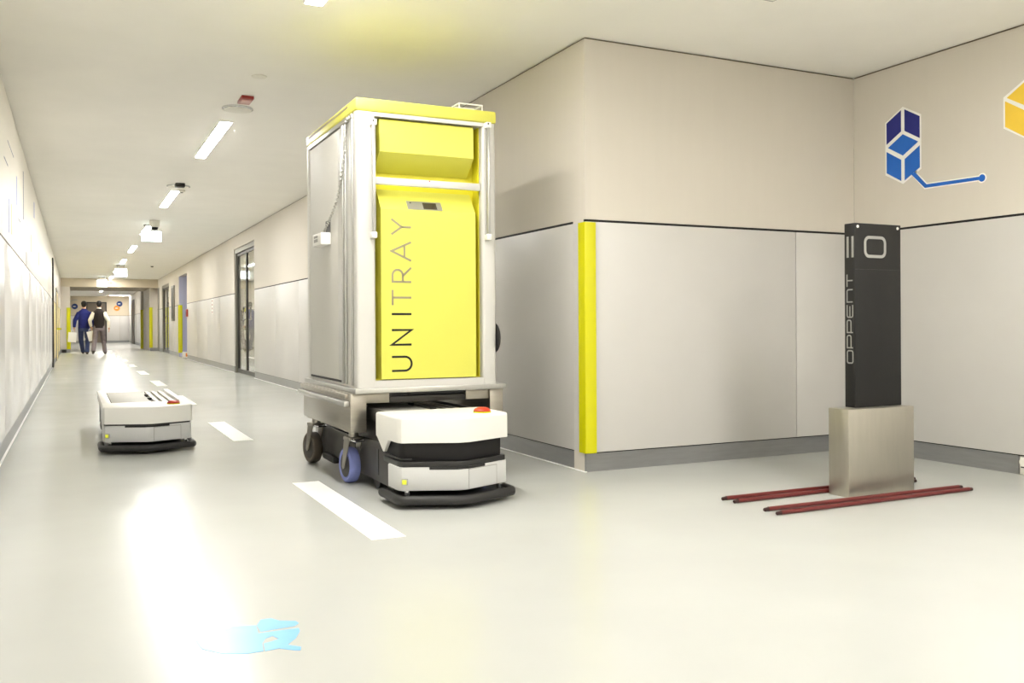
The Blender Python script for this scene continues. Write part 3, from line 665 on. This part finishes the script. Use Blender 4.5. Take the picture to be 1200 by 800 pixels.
MB().box(1.4238, 1.4252, 5.86, 5.96, 1.515, 1.535).box(1.4238, 1.4252, 5.86, 5.96, 1.542, 1.556).build('lock_slots', 'grey_print', dr)
# spiral cable looping down from the top rail
pts = []
key = [(1.480, 5.37, 2.215), (1.480, 5.385, 2.10), (1.480, 5.42, 1.98), (1.480, 5.49, 1.86), (1.478, 5.60, 1.74), (1.475, 5.72, 1.665), (1.468, 5.82, 1.605), (1.462, 5.86, 1.572)]
for k in range(len(key)-1):
    for j in range(24):
        f = j/24; a = Vector(key[k]).lerp(Vector(key[k+1]), f); ph = (k*24+j)*2*PI/5
        pts.append(a+Vector((math.cos(ph)*.008, math.sin(ph)*.008, 0)))
MB().tube(pts, .0036, 5).build('spiral_cable', 'alu', t)
for y in (5.325, 5.37): MB().cyl((1.482, y, 2.215), (1.489, y, 2.215), .010, seg=12).build('cable_screw', 'alu', t)
# yellow top cap with slots
cap = MB().box(TX0-.004, TX1+.004, TY0-.004, TY1+.004, TZ1+.0005, 2.314, .014, 3).build('top_cap', 'lemon', t)
MB().box(TX0-.0055, TX0-.0042, 5.36, 6.40, 2.282, 2.296).build('cap_slot', 'taupe_print', cap)
# recessed yellow front
MB().box(1.6125, 2.3025, 5.345, 5.36, .642, 2.212).box(1.6125, 1.618, 5.25, 5.345, .642, 2.212).box(2.297, 2.3025, 5.25, 5.345, .642, 2.212).box(1.618, 2.297, 5.25, 5.345, .6421, .646).build('recess_panel', 'lemon_deep', t)
MB().prism([(5.344, 2.210), (5.226, 2.205), (5.216, 2.195), (5.212, 2.008), (5.325, 1.905), (5.344, 1.900)], 'x', 1.642, 2.25).build('upper_hood', 'lemon', t)
lp = MB().prism([(5.344, 1.800), (5.310, 1.795), (5.214, 1.665), (5.214, .648), (5.344, .648)], 'x', 1.648, 2.262).build('front_panel', 'lemon', t)
MB().box(1.652, 2.258, 5.213, 5.2138, .645, .6475).build('panel_seam', 'joint', lp)
MB().box(1.6135, 2.2995, 5.218, 5.240, 1.812, 1.856, .004).build('crossbar', 'silver', t)
MB().box(1.955, 1.963, 5.2165, 5.2185, 1.846, 1.853).build('crossbar_mark', 'alarm_red', t)
# sloping control plate: follows the slope of the front panel
sl = lambda z: 5.310-(1.795-z)/(1.795-1.665)*.096
def on_slope(x0, x1, z0, z1, d0, d1, name, m, par):
    return MB().prism([(sl(z0)-d0, z0), (sl(z1)-d0, z1), (sl(z1)-d1, z1), (sl(z0)-d1, z0)], 'x', x0, x1).build(name, m, par, smooth=False)
cp = on_slope(1.82, 2.045, 1.672, 1.728, .0002, .003, 'control_plate', 'alu', t)
on_slope(1.922, 2.01, 1.678, 1.720, .0031, .0045, 'screen', 'dark_glass', cp)
on_slope(1.84, 1.848, 1.712, 1.719, .0031, .0045, 'plate_screw', 'frame_dark', cp)
# the vertical word UNITRAY, read from the bottom up (u up, v to the left = top of letters)
fp = lambda u, v, d: (1.836-v, 5.2139-d, u)
CH = .124; sw = .0125
def word_letter(s, m): letter(s, sw, fp, .0002, .0014, m, lp)
h = CH
def LU(c): w = .042; return [[(c-w, h), (c-w, w+.0)]+arc(c, w, w, 180, 360, 14)+[(c+w, h)]]
def LN(c): w = .044; return [[(c-w, 0), (c-w, h), (c+w, 0), (c+w, h)]]
def LI(c): return [[(c, 0), (c, h)]]
def LT(c): return [[(c-.046, h-.006), (c+.046, h-.006)], [(c, 0), (c, h-.006)]]
def LR(c): w = .04; return [[(c-w, 0), (c-w, h-.006), (c, h-.006)]+arc(c, h-.038, .032, 90, -90, 10)+[(c-w, h-.07)], [(c-.005, h-.07), (c+w+.006, 0)]]
def LA(c): return [[(c-.056, 0), (c, h), (c+.056, 0)], [(c-.036, .042), (c+.036, .042)]]
def LY(c): return [[(c-.046, h), (c, h*.48), (c+.046, h)], [(c, 0), (c, h*.48)]]
for fn, c, m in ((LU, .739, 'black_print'), (LN, .898, 'black_print'), (LI, 1.038, 'black_print'), (LT, 1.137, 'taupe_print'), (LR, 1.272, 'taupe_print'), (LA, 1.416, 'taupe_print'), (LY, 1.562, 'taupe_print')):
    word_letter(fn(c), m)
# guide rods with clamps on both front posts
for x, z0, z1 in ((1.592, 1.485, 2.180), (2.332, 1.50, 2.228)):
    rdm = MB().box(x-.010, x+.010, 5.160, 5.182, z0+.02, z1, .004).build('guide_rod', 'alu', t)
    for z in (z0, z1-.03): MB().box(x-.016, x+.016, 5.155, 5.1995, z, z+.036, .004).build('rod_clamp', 'white', rdm)
    MB().cyl((x-.005, 5.154, z1-.006), (x-.005, 5.1555, z1-.006), .006, seg=10).build('clamp_screw', 'frame_dark', rdm)
# clear bracket on the roof, rubber bumper wheel and knob on the right side
MB().box(2.18, 2.188, 5.28, 5.286, 2.3145, 2.368).box(2.337, 2.345, 5.28, 5.286, 2.3145, 2.368).box(2.188, 2.337, 5.28, 5.286, 2.360, 2.368).box(2.18, 2.188, 5.286, 5.40, 2.360, 2.368).box(2.337, 2.345, 5.286, 5.40, 2.360, 2.368).box(2.18, 2.188, 5.394, 5.40, 2.3145, 2.360).box(2.337, 2.345, 5.394, 5.40, 2.3145, 2.360).box(2.188, 2.337, 5.394, 5.40, 2.360, 2.368).build('roof_bracket', 'white', t)
MB().lathe([(.02, 2.3985), (.098, 2.3985), (.095, 2.404), (.075, 2.412), (.04, 2.419), (.02, 2.42)], (0, 5.25, .888), 32, 'x').build('side_buffer', 'rubber', t)
MB().box(2.4605, 2.50, 5.33, 5.36, .51, .55, .004).build('side_stop', 'steel', t)
# under frame
ub = MB()
ub.box(1.465, 1.562, 5.245, 6.46, .335, .5675, .003); ub.build('side_beam', 'steel', t)
MB().box(1.432, 1.4645, 5.27, 6.50, .488, .522, .006).build('rub_rail', 'alu', t)
MB().box(1.445, 1.4645, 5.30, 6.48, .535, .562, .003).build('rub_rail', 'steel', t)
MB().box(2.368, 2.460, 5.245, 6.46, .335, .5675, .003).build('side_beam', 'steel', t)
MB().box(1.5625, 1.71, 5.262, 5.30, .505, .5675, .002).build('cross_plate', 'steel', t)
MB().box(2.21, 2.3675, 5.262, 5.30, .505, .5675, .002).build('cross_plate', 'steel', t)
MB().box(1.70, 2.22, 5.31, 5.36, .525, .5675, .002).box(1.84, 2.20, 5.25, 5.309, .552, .5675).build('lift_rail', 'black', t)
MB().box(1.715, 2.215, 5.27, 5.30, .503, .54, .003).build('lift_rail', 'frame_dark', t)
MB().box(1.5625, 2.3675, 6.42, 6.455, .505, .5675, .002).build('cross_plate', 'steel', t)
# casters
def caster(x, y, rz, wm):
    f = MB()
    def loc(dx, dy, z): return (x+dx*math.cos(rz)-dy*math.sin(rz), y+dx*math.sin(rz)+dy*math.cos(rz), z)
    R = .110; mx = Matrix.Translation((x, y, 0)) @ Matrix.Rotation(rz, 4, 'Z')
    f.box(-.045, .045, -.05, .05, .322, .3345, .003).cyl((0, 0, .29), (0, 0, .323), .03)
    f.box(-.046, .046, -.04, .06, .268, .291, .006)
    for s in (-1, 1):
        f.prism([(-.035, .27), (.05, .27), (.085, .10), (.07, .085), (.045, .10)], 'x', s*.041-.003, s*.041+.003)
    f.cyl((-.046, .065, R), (.046, .065, R), .012)
    fk = f.build('caster_fork', 'steel', TR, mx=mx)
    wmb = MB().lathe([(.03, -.031), (R-.034, -.031), (R-.032, -.027), (R-.014, -.034), (R-.004, -.028), (R, -.012), (R, .012), (R-.004, .028), (R-.014, .034), (R-.032, .027), (R-.034, .031), (.03, .031)], (0, .065, R+.0), 36, 'x')
    wmb.build('wheel', wm, fk, mx=mx)
    MB().lathe([(.012, -.0315), (R-.036, -.0315), (R-.036, .0315), (.012, .0315)], (0, .065, R), 28, 'x').build('hub', 'chassis', fk, mx=mx)
    MB().tube([(-.032, -.04, .275), (-.034, -.085, .272), (-.028, -.097, .271), (.028, -.097, .271), (.034, -.085, .272), (.032, -.04, .275)], .006, 8).box(-.03, .03, -.075, -.03, .272, .279, .002).build('brake_pedal', 'chrome', fk, mx=mx)
caster(1.538, 5.44, math.radians(6), 'blue_wheel'); caster(1.53, 6.36, math.radians(10), 'brown_wheel'); caster(2.414, 5.43, 0, 'blue_wheel'); caster(2.414, 6.36, 0, 'brown_wheel')

# ------------------------------------------------------------------ two people walking away
def skin(name, verts, edges, radii, m, parent, sub=2, root=0):
    me = bpy.data.meshes.new(name); me.from_pydata(verts, edges, [])
    o = bpy.data.objects.new(name, me); C.objects.link(o)
    md = o.modifiers.new('skin', 'SKIN'); md.use_smooth_shade = True
    for i, r in enumerate(radii):
        v = me.skin_vertices[0].data[i]; v.radius = (r, r) if isinstance(r, (int, float)) else r; v.use_root = (i == root)
    ms = o.modifiers.new('sub', 'SUBSURF'); ms.levels = sub; ms.render_levels = sub
    dg = bpy.context.evaluated_depsgraph_get(); dg.update()
    nm = bpy.data.meshes.new_from_object(o.evaluated_get(dg)); o.modifiers.clear()
    o.data = nm; bpy.data.meshes.remove(me); nm.name = name
    nm.polygons.foreach_set('use_smooth', [True]*len(nm.polygons)); nm.materials.clear(); nm.materials.append(M[m])
    if parent is not None: o.parent = parent
    return o
class G:
    def __init__(s): s.v = []; s.e = []; s.r = []
    def add(s, p, r, prev=None):
        s.v.append(tuple(p)); s.r.append(r)
        if prev is not None: s.e.append((prev, len(s.v)-1))
        return len(s.v)-1
    def chain(s, start, items):
        p = start
        for q, r in items: p = s.add(q, r, p)
        return p
def person(x, y, yaw, label, top, legs, torso_m, leg_m, sleeve_m, pose):
    """local frame: faces +Y; base on the floor"""
    bd = G(); J = pose
    pel = bd.add((0, 0, 1.0), (.12, .085)); wst = bd.add((0, 0, 1.16), (.11, .08), pel); ch = bd.add((0, -.01, 1.36), (.11, .075), wst); nb = bd.add((0, -.01, 1.55), (.055, .055), ch)
    nk = bd.add((0, 0, 1.62), .055, nb); hd = bd.add((0, .015, 1.70), (.07, .085), nk); h2 = bd.add((0, .015, 1.78), (.075, .092), hd); h3 = bd.add((0, .01, 1.835), (.055, .07), h2)
    nose = bd.add((0, .105, 1.715), .014, hd)
    for s in (-1, 1): bd.add((s*.078, .0, 1.715), (.012, .022), hd)
    arms = {}
    for s, k in ((-1, 'L'), (1, 'R')):
        sh, el, wr = J['sh'+k], J['el'+k], J['wr'+k]
        a = bd.chain(ch, [(sh, .042), (el, .036), (wr, .03)])
        d = (Vector(wr)-Vector(el)).normalized(); palm = Vector(wr)+d*.06
        p = bd.add(palm, (.032, .02), a)
        fw = Vector((0, 1, 0)); 
        for i, (o_, ln) in enumerate(((-.027, .075), (-.009, .085), (.009, .08), (.027, .062))):
            b0 = palm+d*.03+fw*o_; b1 = b0+d*ln*.5; b2 = b1+d*ln*.4+Vector((-s*.025, 0, 0))
            bd.chain(p, [(b0, .0105), (b1, .0095), (b2, .008)])
        bd.chain(a, [(Vector(wr)+d*.03+fw*.034, .012), (Vector(wr)+d*.075+fw*.05, .0095)])
    for s, k in ((-1, 'L'), (1, 'R')):
        hp, kn, an, toe = J['hp'+k], J['kn'+k], J['an'+k], J['toe'+k]
        bd.chain(pel, [(hp, .085), (kn, .055), (an, .038), (toe, .035)])
    body = skin('person', bd.v, bd.e, bd.r, 'skin', None)
    body.location = (x, y, 0); body.rotation_euler = (0, 0, yaw); tag(body, label, 'person')
    OFF[body] = Vector((0, 0, 0))
    Vv = lambda k: Vector(J[k])
    def loft(mb, rings, seg=22):
        t = bmesh.new(); R = []
        for (cx, cy, z, rx, ry) in rings:
            R.append([t.verts.new((cx+rx*math.copysign(abs(math.cos(2*PI*k/seg))**.85, math.cos(2*PI*k/seg)), cy+ry*math.sin(2*PI*k/seg), z)) for k in range(seg)])
        for A, B in zip(R, R[1:]):
            for k in range(seg): t.faces.new((A[k], A[(k+1) % seg], B[(k+1) % seg], B[k]))
        t.faces.new(R[0][::-1]); t.faces.new(R[-1]); bmesh.ops.recalc_face_normals(t, faces=t.faces[:]); return mb._merge(t)
    def bent(p, r, n=6):
        """rounded tube through three joints with tapering radii"""
        P = []; Q = []
        for k in range(2*n+1):
            f = k/(2*n); a = Vector(p[0]).lerp(Vector(p[1]), min(1, f*2)) if f < .5 else Vector(p[1]).lerp(Vector(p[2]), f*2-1)
            b = Vector(p[0])*(1-f)**2+Vector(p[1])*2*f*(1-f)+Vector(p[2])*f*f
            P.append(a*.75+b*.25); Q.append(r[0]+(r[1]-r[0])*f*2 if f < .5 else r[1]+(r[2]-r[1])*(f*2-1))
        return P, Q
    g = MB(); sw_ = .0 if sleeve_m == torso_m else -.015
    loft(g, [(0, 0, .90, .165+sw_, .115), (0, 0, .94, .185+sw_, .128), (0, 0, 1.05, .182+sw_, .122), (0, 0, 1.18, .178+sw_, .118), (0, -.01, 1.32, .198+sw_, .128), (0, -.012, 1.42, .208+sw_, .128), (0, -.012, 1.49, .195+sw_, .112), (0, -.008, 1.54, .135, .09), (0, -.005, 1.575, .085, .078), (0, -.004, 1.605, .07, .072)])
    if sleeve_m == torso_m:
        for k in 'LR':
            P, Q = bent([Vector((J['sh'+k][0]*.70, -.01, 1.45)), Vv('el'+k), Vv('wr'+k)], [.092, .066, .047]); g.tube(P, Q, 14)
    g.build('jacket' if sleeve_m == torso_m else 'vest', torso_m, body)
    if sleeve_m != torso_m:
        for k in 'LR':
            P, Q = bent([Vector((J['sh'+k][0]*.70, -.01, 1.45)), Vv('el'+k), Vv('wr'+k)], [.09, .064, .045]); MB().tube(P, Q, 14).build('shirt_sleeve', sleeve_m, body)
        MB().lathe([(.05, 1.60), (.073, 1.602), (.070, 1.632), (.05, 1.63)], (0, -.002, 0)).build('collar', sleeve_m, body)
    g = MB()
    loft(g, [(0, 0, 1.04, .168, .112), (0, 0, .98, .176, .12), (0, -.005, .90, .172, .125), (0, 0, .84, .155, .115)])
    for k in 'LR':
        P, Q = bent([Vv('hp'+k)+Vector((0, 0, -.02)), Vv('kn'+k), Vv('an'+k)+Vector((0, 0, -.02))], [.098, .077, .066]); g.tube(P, Q, 14)
    g.build('trousers', leg_m, body)
    for k in 'LR':
        an, toe = Vv('an'+k), Vv('toe'+k)
        q = G(); b0 = q.add(an+Vector((0, -.04, -.035)), .05); q.chain(b0, [(an.lerp(toe, .5), .05), (toe, .042)])
        skin('shoe', q.v, q.e, q.r, 'shoe', body)
    MB().ball((0, -.012, 1.785), .098, (.93, 1.08, .95), 20).ball((0, -.045, 1.725), .075, (1.02, .75, 1.0), 16).build('hair', 'hair', body)
    for s in (-1, 1): MB().ball((s*.032, .098, 1.735), .012).build('eye', 'white', body)
    MB().box(-.025, .025, .088, .098, 1.658, 1.666, .002).build('mouth', 'alarm_lens', body)
    return body
poseA = dict(shL=(-.2, -.01, 1.47), elL=(-.29, -.02, 1.2), wrL=(-.30, .03, .97), shR=(.2, -.01, 1.47), elR=(.27, -.06, 1.2), wrR=(.25, .02, .98),
             hpL=(-.09, 0, .95), knL=(-.10, .12, .53), anL=(-.03, .22, .13), toeL=(-.03, .38, .055), hpR=(.09, 0, .95), knR=(.11, .02, .53), anR=(.09, -.18, .12), toeR=(.10, -.02, .045))
person(.29, 34.7, 0, 'person with short dark hair in a navy jacket and blue jeans, walking away', 0, 0, 'jacket', 'jeans', 'jacket', poseA)
poseB = dict(shL=(-.21, -.01, 1.47), elL=(-.30, .0, 1.2), wrL=(-.25, .12, 1.0), shR=(.21, -.01, 1.47), elR=(.30, -.08, 1.2), wrR=(.31, -.04, .95),
             hpL=(-.09, 0, .95), knL=(-.14, -.02, .53), anL=(-.19, -.30, .16), toeL=(-.20, -.17, .05), hpR=(.09, 0, .95), knR=(.14, .16, .54), anR=(.19, .12, .11), toeR=(.20, .29, .045))
person(.76, 34.4, 0, 'person with black hair in a dark vest over white sleeves and grey trousers, walking away', 0, 0, 'vest', 'trousers', 'shirt', poseB)
def bag(x, y, z, lean, label):
    t = thing('paper_bag', (x, y, z), label, 'bag')
    mx = Matrix.Translation((x, y, z)) @ Matrix.Rotation(lean, 4, 'Y')
    MB().box(-.13, .13, -.03, .03, -.40, -.06, .006).build('body', 'paper', t, mx=mx)
    MB().tube([(-.05, 0, -.065), (-.045, 0, .0), (0, 0, .02), (.045, 0, .0), (.05, 0, -.065)], .006, 6).build('handle', 'paper', t, mx=mx)
bag(.475, 34.56, .885, math.radians(-14), 'white paper bag in the left hand of the man in the vest')
bag(-.06, 34.75, .85, math.radians(4), 'white paper bag in the left hand of the man in navy')
# pipe stub on the end wall
o = MB().tube([(-.25, YE-.06, 1.9), (-.25, YE-.06, 2.5), (-.1, YE-.06, 2.6), (.15, YE-.06, 2.62)], .03, 8).build('wall_pipe', 'alu'); tag(o, 'bent pale pipe on the end wall above the left navy disc', 'pipe')
